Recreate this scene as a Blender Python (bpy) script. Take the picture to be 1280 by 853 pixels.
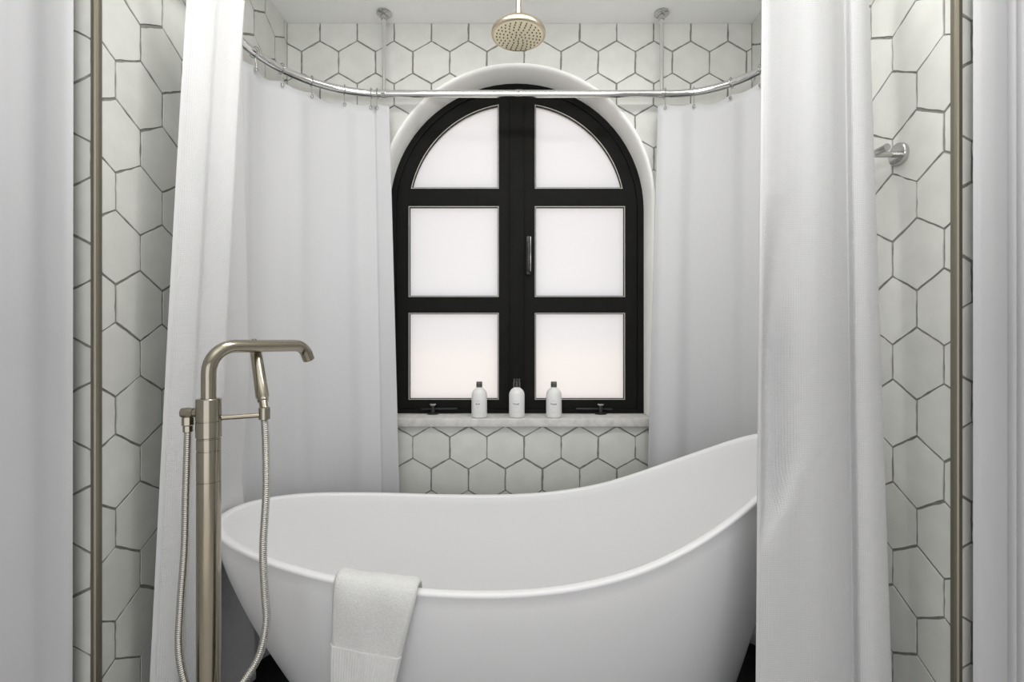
import bpy, bmesh, math, random
from mathutils import Vector, Matrix
random.seed(7)
R = math.radians
for o in list(bpy.data.objects):
    bpy.data.objects.remove(o, do_unlink=True)
scene = bpy.context.scene
COL = scene.collection

# ------------------------------------------------------------------ camera, world, light, exposure
EYE = 1.15                                   # camera height above the floor
cam_d = bpy.data.cameras.new('camera')
cam_d.sensor_fit = 'HORIZONTAL'
cam_d.sensor_width = 36.0
cam_d.lens = 614.0 / 1280.0 * 36.0
cam_d.shift_x = -6.0 / 1280.0
cam_d.shift_y = -1.5 / 1280.0
cam_d.clip_start = 0.02
cam = bpy.data.objects.new('camera', cam_d)
cam.location = (0, 0, EYE)
cam.rotation_euler = (R(90), 0, 0)
COL.objects.link(cam)
scene.camera = cam

world = bpy.data.worlds.new('sky')
scene.world = world
world.use_nodes = True
wn = world.node_tree
wn.nodes['Background'].inputs['Color'].default_value = (0.89, 0.91, 1.0, 1)
wn.nodes['Background'].inputs['Strength'].default_value = 0.95

sun_d = bpy.data.lights.new('sun', 'SUN'); sun_d.energy = 2.2; sun_d.angle = R(1.0); sun_d.color = (1.0, 0.93, 0.82)
sun = bpy.data.objects.new('sun', sun_d); sun.rotation_euler = (R(30), 0, 0)      # high, from behind the house
sun.location = (0, -6, 9); COL.objects.link(sun)

def area_light(name, loc, rot, sx, sy, power, color=(1, 1, 1)):
    d = bpy.data.lights.new(name, 'AREA')
    d.shape = 'RECTANGLE'; d.size = sx; d.size_y = sy
    d.energy = power; d.color = color
    o = bpy.data.objects.new(name, d)
    o.location = loc; o.rotation_euler = rot
    COL.objects.link(o)
    return o
# unseen fill light added behind the camera, set in a made-up opening
area_light('room_rear_fill', (0.0, -1.72, 1.08), (R(90), 0, 0), 2.5, 2.05, 11, (1.0, 0.99, 0.97))
# unseen fill added above the camera, aimed up to bounce off the ceiling
area_light('ceiling_bounce_fill', (0.0, 0.0, 1.70), (R(180 - 28), 0, 0), 1.2, 0.5, 16, (1.0, 0.99, 0.965))
# unseen fill light added under the ceiling at the mouth of the alcove
area_light('alcove_top_fill', (0.14, 1.03, 2.428), (0, 0, 0), 1.35, 0.26, 13.0, (1.0, 0.99, 0.965))

scene.view_settings.view_transform = 'Standard'
scene.view_settings.look = 'None'
scene.view_settings.exposure = 0.0
scene.view_settings.gamma = 1.0
scene.view_settings.use_curve_mapping = False

# ------------------------------------------------------------------ materials
def new_mat(name):
    m = bpy.data.materials.new(name); m.use_nodes = True
    nt = m.node_tree
    return m, nt, nt.nodes['Principled BSDF']

def mat(name, col, rough=0.5, metal=0.0, noise=0.0, nscale=20.0, bump=0.0, bscale=200.0, rand=0.0, coat=0.0, spec=0.5):
    m, nt, b = new_mat(name)
    b.inputs['Base Color'].default_value = (*col, 1)
    b.inputs['Roughness'].default_value = rough
    b.inputs['Metallic'].default_value = metal
    b.inputs['Coat Weight'].default_value = coat
    b.inputs['Specular IOR Level'].default_value = spec
    tc = nt.nodes.new('ShaderNodeTexCoord')
    if noise or rand:
        n = nt.nodes.new('ShaderNodeTexNoise'); n.inputs['Scale'].default_value = nscale
        n.inputs['Detail'].default_value = 5
        nt.links.new(tc.outputs['Object'], n.inputs['Vector'])
        mr = nt.nodes.new('ShaderNodeMapRange')
        mr.inputs['From Min'].default_value = 0.3; mr.inputs['From Max'].default_value = 0.7
        mr.inputs['To Min'].default_value = 1 - noise; mr.inputs['To Max'].default_value = 1 + noise
        nt.links.new(n.outputs['Fac'], mr.inputs['Value'])
        val = mr.outputs['Result']
        if rand:
            oi = nt.nodes.new('ShaderNodeObjectInfo')
            if True:
                # offset the mottling per piece so that no two pieces match
                ad = nt.nodes.new('ShaderNodeVectorMath'); ad.operation = 'ADD'
                cb = nt.nodes.new('ShaderNodeCombineXYZ')
                ml = nt.nodes.new('ShaderNodeMath'); ml.operation = 'MULTIPLY'; ml.inputs[1].default_value = 37.0
                nt.links.new(oi.outputs['Random'], ml.inputs[0])
                nt.links.new(ml.outputs[0], cb.inputs['X']); nt.links.new(ml.outputs[0], cb.inputs['Y'])
                nt.links.new(tc.outputs['Object'], ad.inputs[0]); nt.links.new(cb.outputs[0], ad.inputs[1])
                nt.links.new(ad.outputs[0], n.inputs['Vector'])
            r2 = nt.nodes.new('ShaderNodeMapRange')
            r2.inputs['To Min'].default_value = 1 - rand; r2.inputs['To Max'].default_value = 1 + rand
            nt.links.new(oi.outputs['Random'], r2.inputs['Value'])
            mu = nt.nodes.new('ShaderNodeMath'); mu.operation = 'MULTIPLY'
            nt.links.new(val, mu.inputs[0]); nt.links.new(r2.outputs['Result'], mu.inputs[1])
            val = mu.outputs[0]
        vm = nt.nodes.new('ShaderNodeVectorMath'); vm.operation = 'SCALE'
        vm.inputs[0].default_value = col
        nt.links.new(val, vm.inputs['Scale'])
        nt.links.new(vm.outputs[0], b.inputs['Base Color'])
    if bump:
        n2 = nt.nodes.new('ShaderNodeTexNoise'); n2.inputs['Scale'].default_value = bscale
        n2.inputs['Detail'].default_value = 4
        nt.links.new(tc.outputs['Object'], n2.inputs['Vector'])
        bp = nt.nodes.new('ShaderNodeBump'); bp.inputs['Strength'].default_value = bump
        bp.inputs['Distance'].default_value = 0.002
        nt.links.new(n2.outputs['Fac'], bp.inputs['Height'])
        nt.links.new(bp.outputs['Normal'], b.inputs['Normal'])
    return m

def fabric(name, col, weave=0.0, period=0.005, transl=0.12, crease=0.0):
    """woven cloth: waffle / rib relief from the sheet's UV (metres), a little light shines through"""
    m, nt, b = new_mat(name)
    b.inputs['Base Color'].default_value = (*col, 1)
    b.inputs['Roughness'].default_value = 0.85
    b.inputs['Sheen Weight'].default_value = 0.15
    b.inputs['Specular IOR Level'].default_value = 0.2
    uv = nt.nodes.new('ShaderNodeUVMap')
    sep = nt.nodes.new('ShaderNodeSeparateXYZ'); nt.links.new(uv.outputs['UV'], sep.inputs[0])
    def wave(sock, per):
        a = nt.nodes.new('ShaderNodeMath'); a.operation = 'MULTIPLY'; a.inputs[1].default_value = 2 * math.pi / per
        nt.links.new(sock, a.inputs[0])
        s = nt.nodes.new('ShaderNodeMath'); s.operation = 'SINE'; nt.links.new(a.outputs[0], s.inputs[0])
        return s.outputs[0]
    h = None
    if weave:
        w1 = wave(sep.outputs['X'], period); w2 = wave(sep.outputs['Y'], period)
        ad = nt.nodes.new('ShaderNodeMath'); ad.operation = 'MAXIMUM'
        nt.links.new(w1, ad.inputs[0]); nt.links.new(w2, ad.inputs[1])
        h = ad.outputs[0]
        mr = nt.nodes.new('ShaderNodeMapRange')
        mr.inputs['From Min'].default_value = -1; mr.inputs['From Max'].default_value = 1
        mr.inputs['To Min'].default_value = 1 - 0.10; mr.inputs['To Max'].default_value = 1.0
        nt.links.new(h, mr.inputs['Value'])
        vm = nt.nodes.new('ShaderNodeVectorMath'); vm.operation = 'SCALE'; vm.inputs[0].default_value = col
        nt.links.new(mr.outputs['Result'], vm.inputs['Scale'])
        nt.links.new(vm.outputs[0], b.inputs['Base Color'])
        bp = nt.nodes.new('ShaderNodeBump'); bp.inputs['Strength'].default_value = weave
        bp.inputs['Distance'].default_value = 0.0012
        nt.links.new(h, bp.inputs['Height'])
        nt.links.new(bp.outputs['Normal'], b.inputs['Normal'])
    else:
        n = nt.nodes.new('ShaderNodeTexNoise'); n.inputs['Scale'].default_value = 9
        mp = nt.nodes.new('ShaderNodeMapping'); mp.inputs['Scale'].default_value = (1.6, 0.5, 1)
        nt.links.new(uv.outputs['UV'], mp.inputs['Vector']); nt.links.new(mp.outputs[0], n.inputs['Vector'])
        bp = nt.nodes.new('ShaderNodeBump'); bp.inputs['Strength'].default_value = 0.25
        bp.inputs['Distance'].default_value = 0.01
        nt.links.new(n.outputs['Fac'], bp.inputs['Height'])
        nt.links.new(bp.outputs['Normal'], b.inputs['Normal'])
    if transl:
        t = nt.nodes.new('ShaderNodeBsdfTranslucent'); t.inputs['Color'].default_value = (*col, 1)
        mx = nt.nodes.new('ShaderNodeMixShader'); mx.inputs[0].default_value = transl
        nt.links.new(b.outputs[0], mx.inputs[1]); nt.links.new(t.outputs[0], mx.inputs[2])
        nt.links.new(mx.outputs[0], nt.nodes['Material Output'].inputs['Surface'])
    return m

def brushed(name, col, rough=0.27):
    m, nt, b = new_mat(name)
    b.inputs['Base Color'].default_value = (*col, 1)
    b.inputs['Metallic'].default_value = 1.0
    b.inputs['Roughness'].default_value = rough
    tc = nt.nodes.new('ShaderNodeTexCoord')
    mp = nt.nodes.new('ShaderNodeMapping'); mp.inputs['Scale'].default_value = (900, 900, 12)
    n = nt.nodes.new('ShaderNodeTexNoise'); n.inputs['Scale'].default_value = 1.0
    nt.links.new(tc.outputs['Object'], mp.inputs['Vector']); nt.links.new(mp.outputs[0], n.inputs['Vector'])
    mr = nt.nodes.new('ShaderNodeMapRange')
    mr.inputs['To Min'].default_value = rough - 0.07; mr.inputs['To Max'].default_value = rough + 0.07
    nt.links.new(n.outputs['Fac'], mr.inputs['Value']); nt.links.new(mr.outputs[0], b.inputs['Roughness'])
    return m

def frosted(name):
    m, nt, b = new_mat(name)
    nt.nodes.remove(b)
    rf = nt.nodes.new('ShaderNodeBsdfRefraction'); rf.inputs['Roughness'].default_value = 0.38
    rf.inputs['IOR'].default_value = 1.12; rf.inputs['Color'].default_value = (0.99, 0.99, 0.985, 1)
    tl = nt.nodes.new('ShaderNodeBsdfTranslucent'); tl.inputs['Color'].default_value = (0.97, 0.97, 0.965, 1)
    gl = nt.nodes.new('ShaderNodeBsdfGlossy'); gl.inputs['Roughness'].default_value = 0.4
    m1 = nt.nodes.new('ShaderNodeMixShader'); m1.inputs[0].default_value = 0.5
    m2 = nt.nodes.new('ShaderNodeMixShader'); m2.inputs[0].default_value = 0.04
    nt.links.new(rf.outputs[0], m1.inputs[1]); nt.links.new(tl.outputs[0], m1.inputs[2])
    nt.links.new(m1.outputs[0], m2.inputs[1]); nt.links.new(gl.outputs[0], m2.inputs[2])
    nt.links.new(m2.outputs[0], nt.nodes['Material Output'].inputs['Surface'])
    return m

M_TILE = mat('tile_glaze', (0.665, 0.67, 0.635), rough=0.45, noise=0.05, nscale=14, bump=0.25, bscale=60, rand=0.035)
M_GROUT = mat('grout', (0.24, 0.24, 0.22), rough=0.95, noise=0.2, nscale=60, bump=0.5, bscale=300)
M_PLASTER = mat('white_plaster', (0.96, 0.958, 0.93), rough=0.8, noise=0.015, nscale=6, bump=0.08, bscale=40)
M_CEIL = mat('ceiling_paint', (0.91, 0.91, 0.895), rough=0.85, noise=0.01, nscale=8)
M_WALLP = mat('room_paint', (0.55, 0.55, 0.54), rough=0.85, noise=0.01, nscale=5)
M_FLOOR = mat('black_stone', (0.012, 0.012, 0.013), rough=0.45, noise=0.3, nscale=30)
M_PALEF = mat('pale_bounce_floor', (0.62, 0.60, 0.56), rough=0.5, noise=0.06, nscale=6)
M_GROUND = mat('warm_paving', (0.92, 0.83, 0.72), rough=0.9, noise=0.03, nscale=1.0)
M_BRASS = brushed('aged_brass_trim', (0.31, 0.285, 0.225), 0.5)
M_NICKEL = brushed('brushed_nickel', (0.37, 0.338, 0.272), 0.19)
M_SHOWER = brushed('champagne_shower', (0.62, 0.55, 0.42), 0.3)
M_SHFACE = mat('shower_face_lit', (0.93, 0.86, 0.64), rough=0.4, metal=0.25)  # pale colour includes the light the bright tub reflects onto the face
M_NOZZLE = mat('nozzle_rubber', (0.09, 0.065, 0.03), rough=0.6)
M_CHROME = mat('chrome', (0.80, 0.80, 0.79), rough=0.09, metal=1.0)
M_STEEL = mat('satin_steel', (0.55, 0.55, 0.53), rough=0.22, metal=1.0)
M_HOSE = mat('hose_steel', (0.58, 0.57, 0.53), rough=0.2, metal=1.0)
M_FRAME = mat('black_window_paint', (0.009, 0.0088, 0.008), rough=0.6, noise=0.15, nscale=12, spec=0.1)
M_BEAD = mat('pale_glazing_bead', (0.62, 0.60, 0.55), rough=0.4)
M_GASKET = mat('black_gasket', (0.006, 0.006, 0.006), rough=0.6)
M_GLASS = frosted('frosted_glass')
M_SILL = mat('grey_stone_sill', (0.62, 0.61, 0.585), rough=0.6, noise=0.12, nscale=40, bump=0.1, bscale=90)
M_TUB = mat('white_tub', (0.88, 0.88, 0.885), rough=0.28, noise=0.004, nscale=3, spec=0.4)
M_TOWEL = mat('white_terry', (0.80, 0.80, 0.785), rough=0.95, noise=0.06, nscale=260, bump=1.0, bscale=420)
M_TOWELB = mat('towel_border', (0.82, 0.82, 0.805), rough=0.9, noise=0.03, nscale=100)
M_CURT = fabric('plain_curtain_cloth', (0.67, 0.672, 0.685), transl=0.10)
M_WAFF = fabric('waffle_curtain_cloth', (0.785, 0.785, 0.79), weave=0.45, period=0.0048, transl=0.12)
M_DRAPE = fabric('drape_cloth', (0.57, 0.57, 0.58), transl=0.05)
M_BOTTLE = mat('white_plastic', (0.80, 0.80, 0.79), rough=0.38)
M_CAP = mat('grey_cap', (0.10, 0.098, 0.088), rough=0.4)
M_PUMP = mat('black_gloss_cap', (0.012, 0.012, 0.012), rough=0.12, coat=0.5)
M_PRINT = mat('print_ink', (0.03, 0.03, 0.03), rough=0.7)
M_PRINTG = mat('print_grey', (0.40, 0.40, 0.40), rough=0.7)
M_BLACKM = mat('black_iron', (0.014, 0.014, 0.014), rough=0.35)

# ------------------------------------------------------------------ mesh helpers
def mesh_obj(name, verts, faces, m, parent=None, smooth=False, angle=None):
    me = bpy.data.meshes.new(name)
    me.from_pydata([tuple(v) for v in verts], [], faces)
    me.update()
    bm = bmesh.new(); bm.from_mesh(me)
    bmesh.ops.recalc_face_normals(bm, faces=bm.faces)
    bm.to_mesh(me); bm.free()
    return link(name, me, m, parent, smooth, angle)

def link(name, me, m, parent=None, smooth=False, angle=None):
    if m and not me.materials: me.materials.append(m)
    if smooth:
        for p in me.polygons: p.use_smooth = True
        if angle is not None:
            try: me.set_sharp_from_angle(angle=R(angle))
            except Exception: pass
    o = bpy.data.objects.new(name, me)
    COL.objects.link(o)
    if parent: o.parent = parent
    return o

def bm_obj(name, bm, m, parent=None, smooth=False, angle=40):
    me = bpy.data.meshes.new(name)
    bmesh.ops.recalc_face_normals(bm, faces=bm.faces)
    bm.to_mesh(me); bm.free()
    return link(name, me, m, parent, smooth, angle)

def empty(name, loc=(0, 0, 0), rz=0):
    o = bpy.data.objects.new(name, None); COL.objects.link(o)
    o.empty_display_size = 0.05
    o.location = loc; o.rotation_euler = (0, 0, rz)
    return o

def tag(o, label=None, cat=None, group=None, kind=None):
    if label: o['label'] = label
    if cat: o['category'] = cat
    if group: o['group'] = group
    if kind: o['kind'] = kind
    return o

def box_bm(x0, x1, y0, y1, z0, z1, bev=0.0, bm=None, seg=2):
    own = bm is None
    b2 = bmesh.new()
    bmesh.ops.create_cube(b2, size=1.0)
    for v in b2.verts:
        v.co = Vector(((x0 + x1) / 2 + v.co.x * (x1 - x0), (y0 + y1) / 2 + v.co.y * (y1 - y0), (z0 + z1) / 2 + v.co.z * (z1 - z0)))
    if bev:
        bmesh.ops.bevel(b2, geom=list(b2.edges), offset=bev, segments=seg, affect='EDGES', profile=0.5)
    if own: return b2
    me = bpy.data.meshes.new('tmp'); b2.to_mesh(me); b2.free(); bm.from_mesh(me); bpy.data.meshes.remove(me)
    return bm

def box(name, x0, x1, y0, y1, z0, z1, m, parent=None, bev=0.0):
    return bm_obj(name, box_bm(x0, x1, y0, y1, z0, z1, bev), m, parent, smooth=bev > 0, angle=50)

def catmull(pts, n):
    """n+1 samples, uniform in parameter"""
    out = []
    P = [Vector(p) for p in pts]; k = len(P) - 1
    for i in range(n + 1):
        t = i / n * k; j = min(int(t), k - 1); f = t - j
        p0 = P[max(j - 1, 0)]; p1 = P[j]; p2 = P[j + 1]; p3 = P[min(j + 2, k)]
        out.append(0.5 * ((2 * p1) + (p2 - p0) * f + (2 * p0 - 5 * p1 + 4 * p2 - p3) * f * f + (3 * p1 - p0 - 3 * p2 + p3) * f ** 3))
    return out

def resample(pts, step):
    out = [pts[0].copy()]; acc = 0.0
    for a, b in zip(pts[:-1], pts[1:]):
        L = (b - a).length
        d = step - acc
        while d <= L:
            out.append(a.lerp(b, d / L)); d += step
        acc = L - (d - step)
    if (out[-1] - pts[-1]).length > step * 0.3: out.append(pts[-1].copy())
    return out

def tube_data(path, rad, n=12, closed=False, caps=True):
    P = [Vector(p) for p in path]; k = len(P)
    verts = []; faces = []
    tang = []
    for i in range(k):
        if closed: t = P[(i + 1) % k] - P[i - 1]
        else: t = P[min(i + 1, k - 1)] - P[max(i - 1, 0)]
        tang.append(t.normalized())
    up = Vector((0, 0, 1)) if abs(tang[0].z) < 0.9 else Vector((0, 1, 0))
    nrm = (up - tang[0] * up.dot(tang[0])).normalized()
    for i in range(k):
        nrm = (nrm - tang[i] * nrm.dot(tang[i])).normalized()
        bn = tang[i].cross(nrm)
        r = rad(i) if callable(rad) else rad
        for j in range(n):
            a = 2 * math.pi * j / n
            verts.append(P[i] + (nrm * math.cos(a) + bn * math.sin(a)) * r)
    for i in range(k if closed else k - 1):
        for j in range(n):
            a, b = i * n + j, i * n + (j + 1) % n
            c, d = ((i + 1) % k) * n + (j + 1) % n, ((i + 1) % k) * n + j
            faces.append((a, b, c, d))
    if caps and not closed:
        faces.append(tuple(range(n))[::-1]); faces.append(tuple(range((k - 1) * n, k * n)))
    return verts, faces

def tube(name, path, rad, m, parent=None, n=12, closed=False):
    v, f = tube_data(path, rad, n, closed)
    return mesh_obj(name, v, f, m, parent, smooth=True, angle=50)

def lathe(name, prof, m, parent=None, loc=(0, 0, 0), n=28, axis='Z', angle=40):
    """prof: (radius, height) pairs; axis Z up, or X / Y"""
    verts = []; faces = []
    for r, h in prof:
        for j in range(n):
            a = 2 * math.pi * j / n
            x, y = r * math.cos(a), r * math.sin(a)
            p = (x, y, h) if axis == 'Z' else ((h, x, y) if axis == 'X' else (x, h, y))
            verts.append(Vector(p) + Vector(loc))
    k = len(prof)
    for i in range(k - 1):
        for j in range(n):
            faces.append((i * n + j, i * n + (j + 1) % n, (i + 1) * n + (j + 1) % n, (i + 1) * n + j))
    faces.append(tuple(range(n))); faces.append(tuple(range((k - 1) * n, k * n)))
    return mesh_obj(name, verts, faces, m, parent, smooth=True, angle=angle)

def H(rel): return EYE + rel                  # height given relative to the eye level

# ------------------------------------------------------------------ the room
XL, XR, YB = -0.929, 0.951, 1.987             # alcove side walls and back wall (tile faces)
YFL, YFR = 1.083, 1.060                       # front faces of the two wall ends
CEIL = H(1.2815)
TW = 0.15                                     # hexagon tile, flat to flat
TS = TW / math.sqrt(3)                        # its side
ROW = 1.5 * TS
TH = 0.0024                                    # tile face stands proud of the grout
GAP = 0.0060                                  # joint width
AR, AZ = 0.55, H(0.557)                       # window arch: radius, springing height
YW = 2.117                                    # window frame plane
SILL = H(-0.317); SILLB = SILL - 0.0335
RXL, RXR, RYB = -1.65, 1.65, -1.70            # bathroom behind

floor = tag(box('floor', RXL - 0.1, RXR + 0.1, 0.62, YB + 0.02, -0.10, 0.0, M_FLOOR), kind='structure')
tag(box('floor_room', RXL - 0.1, RXR + 0.1, RYB - 0.1, 0.62, -0.10, 0.0, M_PALEF), kind='structure')  # unseen floor, made pale to bounce light up
ceil = tag(box('ceiling', RXL - 0.1, RXR + 0.1, RYB - 0.1, YB + 0.02, CEIL, CEIL + 0.12, M_CEIL), kind='structure')
tag(box('wall_left', XL - 0.09, XL - TH, YFL + TH, YB + 0.02, 0, CEIL, M_GROUT), kind='structure')
tag(box('wall_right', XR + TH, XR + 0.09, YFR + TH, YB + 0.02, 0, CEIL, M_GROUT), kind='structure')
WALL_L = bpy.data.objects['wall_left']; WALL_R = bpy.data.objects['wall_right']
WALL_FL = tag(box('wall_front_left', RXL - 0.1, XL - 0.09, YFL + TH, YFL + 0.14, 0, CEIL, M_GROUT), kind='structure')
WALL_FR = tag(box('wall_front_right', XR + 0.09, RXR + 0.1, YFR + TH, YFR + 0.14, 0, CEIL, M_GROUT), kind='structure')
tag(box('wall_room_left', RXL - 0.1, RXL, RYB - 0.1, YFL + 0.0, 0, CEIL, M_WALLP), kind='structure')
tag(box('wall_room_right', RXR, RXR + 0.1, RYB - 0.1, YFR + 0.0, 0, CEIL, M_WALLP), kind='structure')
# unseen rear wall; its opening is made up to let the fill in
bm = bmesh.new()
for a in ((RXL, -1.28, 0, CEIL), (1.28, RXR, 0, CEIL), (-1.28, 1.28, 0, 0.05), (-1.28, 1.28, 2.12, CEIL)):
    box_bm(a[0], a[1], RYB - 0.1, RYB, a[2], a[3], bm=bm)
tag(bm_obj('wall_rear', bm, M_WALLP), kind='structure')
# paving outside the arched window, far below
gr = tag(box('ground', -300, 300, 2.6, 400, -4.2, -4.0, M_GROUND), kind='structure')

# back wall slab with the arched opening
NA = 40
arc = [(-AR * math.cos(math.pi * i / NA), AZ + AR * math.sin(math.pi * i / NA)) for i in range(NA + 1)]
def slab_with_arch(y0, y1):
    v = []; f = []
    def prism(poly):
        b = len(v); k = len(poly)
        for (x, z) in poly: v.append((x, y0, z))
        for (x, z) in poly: v.append((x, y1, z))
        f.append(tuple(range(b, b + k))); f.append(tuple(range(b + k, b + 2 * k))[::-1])
        for i in range(k):
            j = (i + 1) % k
            f.append((b + i, b + k + i, b + k + j, b + j))
    prism([(XL - 0.09, 0), (-AR, 0), (-AR, CEIL), (XL - 0.09, CEIL)])
    prism([(AR, 0), (XR + 0.09, 0), (XR + 0.09, CEIL), (AR, CEIL)])
    prism([(-AR, 0), (AR, 0), (AR, SILLB), (-AR, SILLB)])
    for (xa, za), (xb, zb) in zip(arc[:-1], arc[1:]):
        prism([(xa, za), (xb, zb), (xb, CEIL), (xa, CEIL)])
    return v, f
v, f = slab_with_arch(YB + TH, YW + 0.12)
WALL_B = tag(mesh_obj('wall_back', v, f, M_GROUT), kind='structure')

# ---- hexagon tiles
def clip(poly, a, b, c):
    """keep a*x + b*y <= c"""
    out = []
    for i in range(len(poly)):
        p, q = poly[i], poly[(i + 1) % len(poly)]
        dp, dq = a * p[0] + b * p[1] - c, a * q[0] + b * q[1] - c
        if dp <= 0: out.append(p)
        if (dp < 0 < dq) or (dq < 0 < dp):
            t = dp / (dp - dq); out.append((p[0] + (q[0] - p[0]) * t, p[1] + (q[1] - p[1]) * t))
    return out

def wobble_hex(rng, sy=1.0):
    r = TS - GAP / math.sqrt(3)
    c = [(r * math.sin(R(60 * i)), r * math.cos(R(60 * i)) * sy) for i in range(6)]
    c = [(x + rng.uniform(-.0008, .0008), y + rng.uniform(-.0008, .0008)) for x, y in c]
    out = []
    for i in range(6):
        p, q = c[i], c[(i + 1) % 6]
        out.append(p)
        n = (-(q[1] - p[1]), q[0] - p[0]); L = math.hypot(*n)
        for t in (0.2, 0.42, 0.6, 0.83):
            d = rng.uniform(-.0013, .0011)
            out.append((p[0] + (q[0] - p[0]) * t + n[0] / L * d, p[1] + (q[1] - p[1]) * t + n[1] / L * d))
    return out

def tile_mesh(poly):
    k = len(poly)
    cx = sum(p[0] for p in poly) / k; cy = sum(p[1] for p in poly) / k
    v = [(x, y, -0.001) for x, y in poly] + [(x, y, TH) for x, y in poly]
    f = [tuple(range(k, 2 * k))]
    for i in range(k):
        j = (i + 1) % k
        f.append((i, j, k + j, k + i))
    me = bpy.data.meshes.new('tile'); me.from_pydata(v, [], f); me.update()
    bm = bmesh.new(); bm.from_mesh(me)
    bmesh.ops.recalc_face_normals(bm, faces=bm.faces)
    # an open shell: make sure that the face looks outwards
    bm.faces.ensure_lookup_table()
    if bm.faces[0].normal.z < 0: bmesh.ops.reverse_faces(bm, faces=bm.faces)
    bm.to_mesh(me); bm.free()
    me.materials.append(M_TILE)
    return me

def area2(p): return abs(sum(p[i][0] * p[(i + 1) % len(p)][1] - p[(i + 1) % len(p)][0] * p[i][1] for i in range(len(p)))) / 2

def in_hole(x, z, g=0.003):
    if z < SILLB - g: return False
    if z <= AZ: return abs(x) < AR + g
    return x * x + (z - AZ) ** 2 < (AR + g) ** 2
def to_hole(x, z, g=0.003):
    if z <= AZ: return (math.copysign(AR + g, x), z)
    d = math.hypot(x, z - AZ); return (x / d * (AR + g), AZ + (z - AZ) / d * (AR + g))

def cut_arch(poly):
    """pieces of poly (absolute x,z) outside the arched opening"""
    if any(z < SILLB for x, z in poly) and any(abs(x) < AR for x, z in poly) and any(z > SILLB - 0.004 for x, z in poly):
        if all(abs(x) < AR for x, z in poly): return [clip(poly, 0, 1, SILLB - 0.002)]
        s = 1 if sum(x for x, z in poly) > 0 else -1
        a = clip(poly, 0, 1, SILLB - 0.002)
        b = clip(poly, -s, 0, -AR - 0.003)
        return [b if area2(b) > area2(a) else a]
    dense = []
    for i in range(len(poly)):
        p, q = poly[i], poly[(i + 1) % len(poly)]
        for t in (0, .25, .5, .75): dense.append((p[0] + (q[0] - p[0]) * t, p[1] + (q[1] - p[1]) * t))
    fl = [in_hole(*p) for p in dense]
    if not any(fl): return [poly]
    if all(fl): return []
    k = len(dense); out = []
    starts = [i for i in range(k) if not fl[i] and fl[i - 1]]
    for s in starts:
        run = []; i = s
        while not fl[i % k]: run.append(dense[i % k]); i += 1
        a = to_hole(*run[-1]); b = to_hole(*run[0])
        arcp = [to_hole(a[0] + (b[0] - a[0]) * t / 8, a[1] + (b[1] - a[1]) * t / 8) for t in range(9)]
        out.append(run + arcp)
    return out

def tile_wall(wall, frame, a0, a1, z0, z1, aoff, zoff, arch=False, sy=1.0, seed=1):
    """frame(a, z) -> world point on the grout plane, plus axes; hexes centred on aoff + n*TW in the even rows"""
    rng = random.Random(seed)
    org, ax, nrm = frame
    ax = Vector(ax); up = Vector((0, 0, 1)); nrm = Vector(nrm)
    rot = Matrix((ax, up, nrm)).transposed().to_4x4()
    lib = [wobble_hex(rng, sy) for _ in range(10)]
    libm = [tile_mesh(p) for p in lib]
    count = 0
    k0 = int((z0 - zoff) / (ROW * sy)) - 2; k1 = int((z1 - zoff) / (ROW * sy)) + 2
    for k in range(k0, k1 + 1):
        cz = zoff + k * ROW * sy
        n0 = int((a0 - aoff) / TW) - 2; n1 = int((a1 - aoff) / TW) + 2
        for n in range(n0, n1 + 1):
            ca = aoff + n * TW + (TW / 2 if k % 2 else 0)
            ja, jz = ca + rng.uniform(-.0009, .0009), cz + rng.uniform(-.0009, .0009)
            vi = rng.randrange(len(lib)); poly = lib[vi]
            ab = [(x + ja, y + jz) for x, y in poly]
            inside = all(a0 + .0015 < x < a1 - .0015 and z0 < z < z1 - .001 for x, z in ab)
            pieces = None
            if not inside:
                c = clip(clip(clip(clip(ab, 1, 0, a1 - .0015), -1, 0, -a0 - .0015), 0, 1, z1 - .001), 0, -1, -z0)
                pieces = [c]
            if arch:
                q = []
                for p in (pieces or [ab]):
                    if len(p) > 2:
                        r = cut_arch(p)
                        if r and r[0] is p and inside: q = None; break
                        q += r
                pieces = q
            if pieces is None:
                me = libm[vi]; mats = [me]
            else:
                mats = []
                for p in pieces:
                    if len(p) > 2 and area2(p) > 2.5e-5:
                        mats.append(tile_mesh([(x - ja, z - jz) for x, z in p]))
            for me in mats:
                o = bpy.data.objects.new('tile', me); COL.objects.link(o)
                o.matrix_world = Matrix.Translation(Vector(org) + ax * ja + up * jz) @ rot
                o.parent = wall
                count += 1
    return count

rowA = H(1.123)
# back wall: tile centres of even rows at x = -0.796 + n*0.15
tile_wall(WALL_B, ((0, YB + TH, 0), (1, 0, 0), (0, -1, 0)), XL, XR, 0.0, CEIL, -0.796, rowA, arch=True, seed=3)
tile_wall(WALL_L, ((XL - TH, 0, 0), (0, 1, 0), (1, 0, 0)), YFL + 0.012, YB, 0.0, CEIL, 1.1385 + TW / 2, rowA, seed=5)
tile_wall(WALL_R, ((XR + TH, 0, 0), (0, -1, 0), (-1, 0, 0)), -YB, -(YFR + 0.012), 0.0, CEIL, -(1.169 + TW / 2), rowA - 0.010, seed=8)
# wall ends facing the room
tile_wall(WALL_FL, ((0, YFL + TH, 0), (1, 0, 0), (0, -1, 0)), RXL, XL - 0.008, 0.0, CEIL, -0.9375 - TW / 2 , H(0.624), sy=0.872, seed=11)
tile_wall(WALL_FR, ((0, YFR + TH, 0), (1, 0, 0), (0, -1, 0)), XR + 0.008, RXR, 0.0, CEIL, XR + 0.032 + TW / 2 , H(0.645), seed=13)

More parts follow.
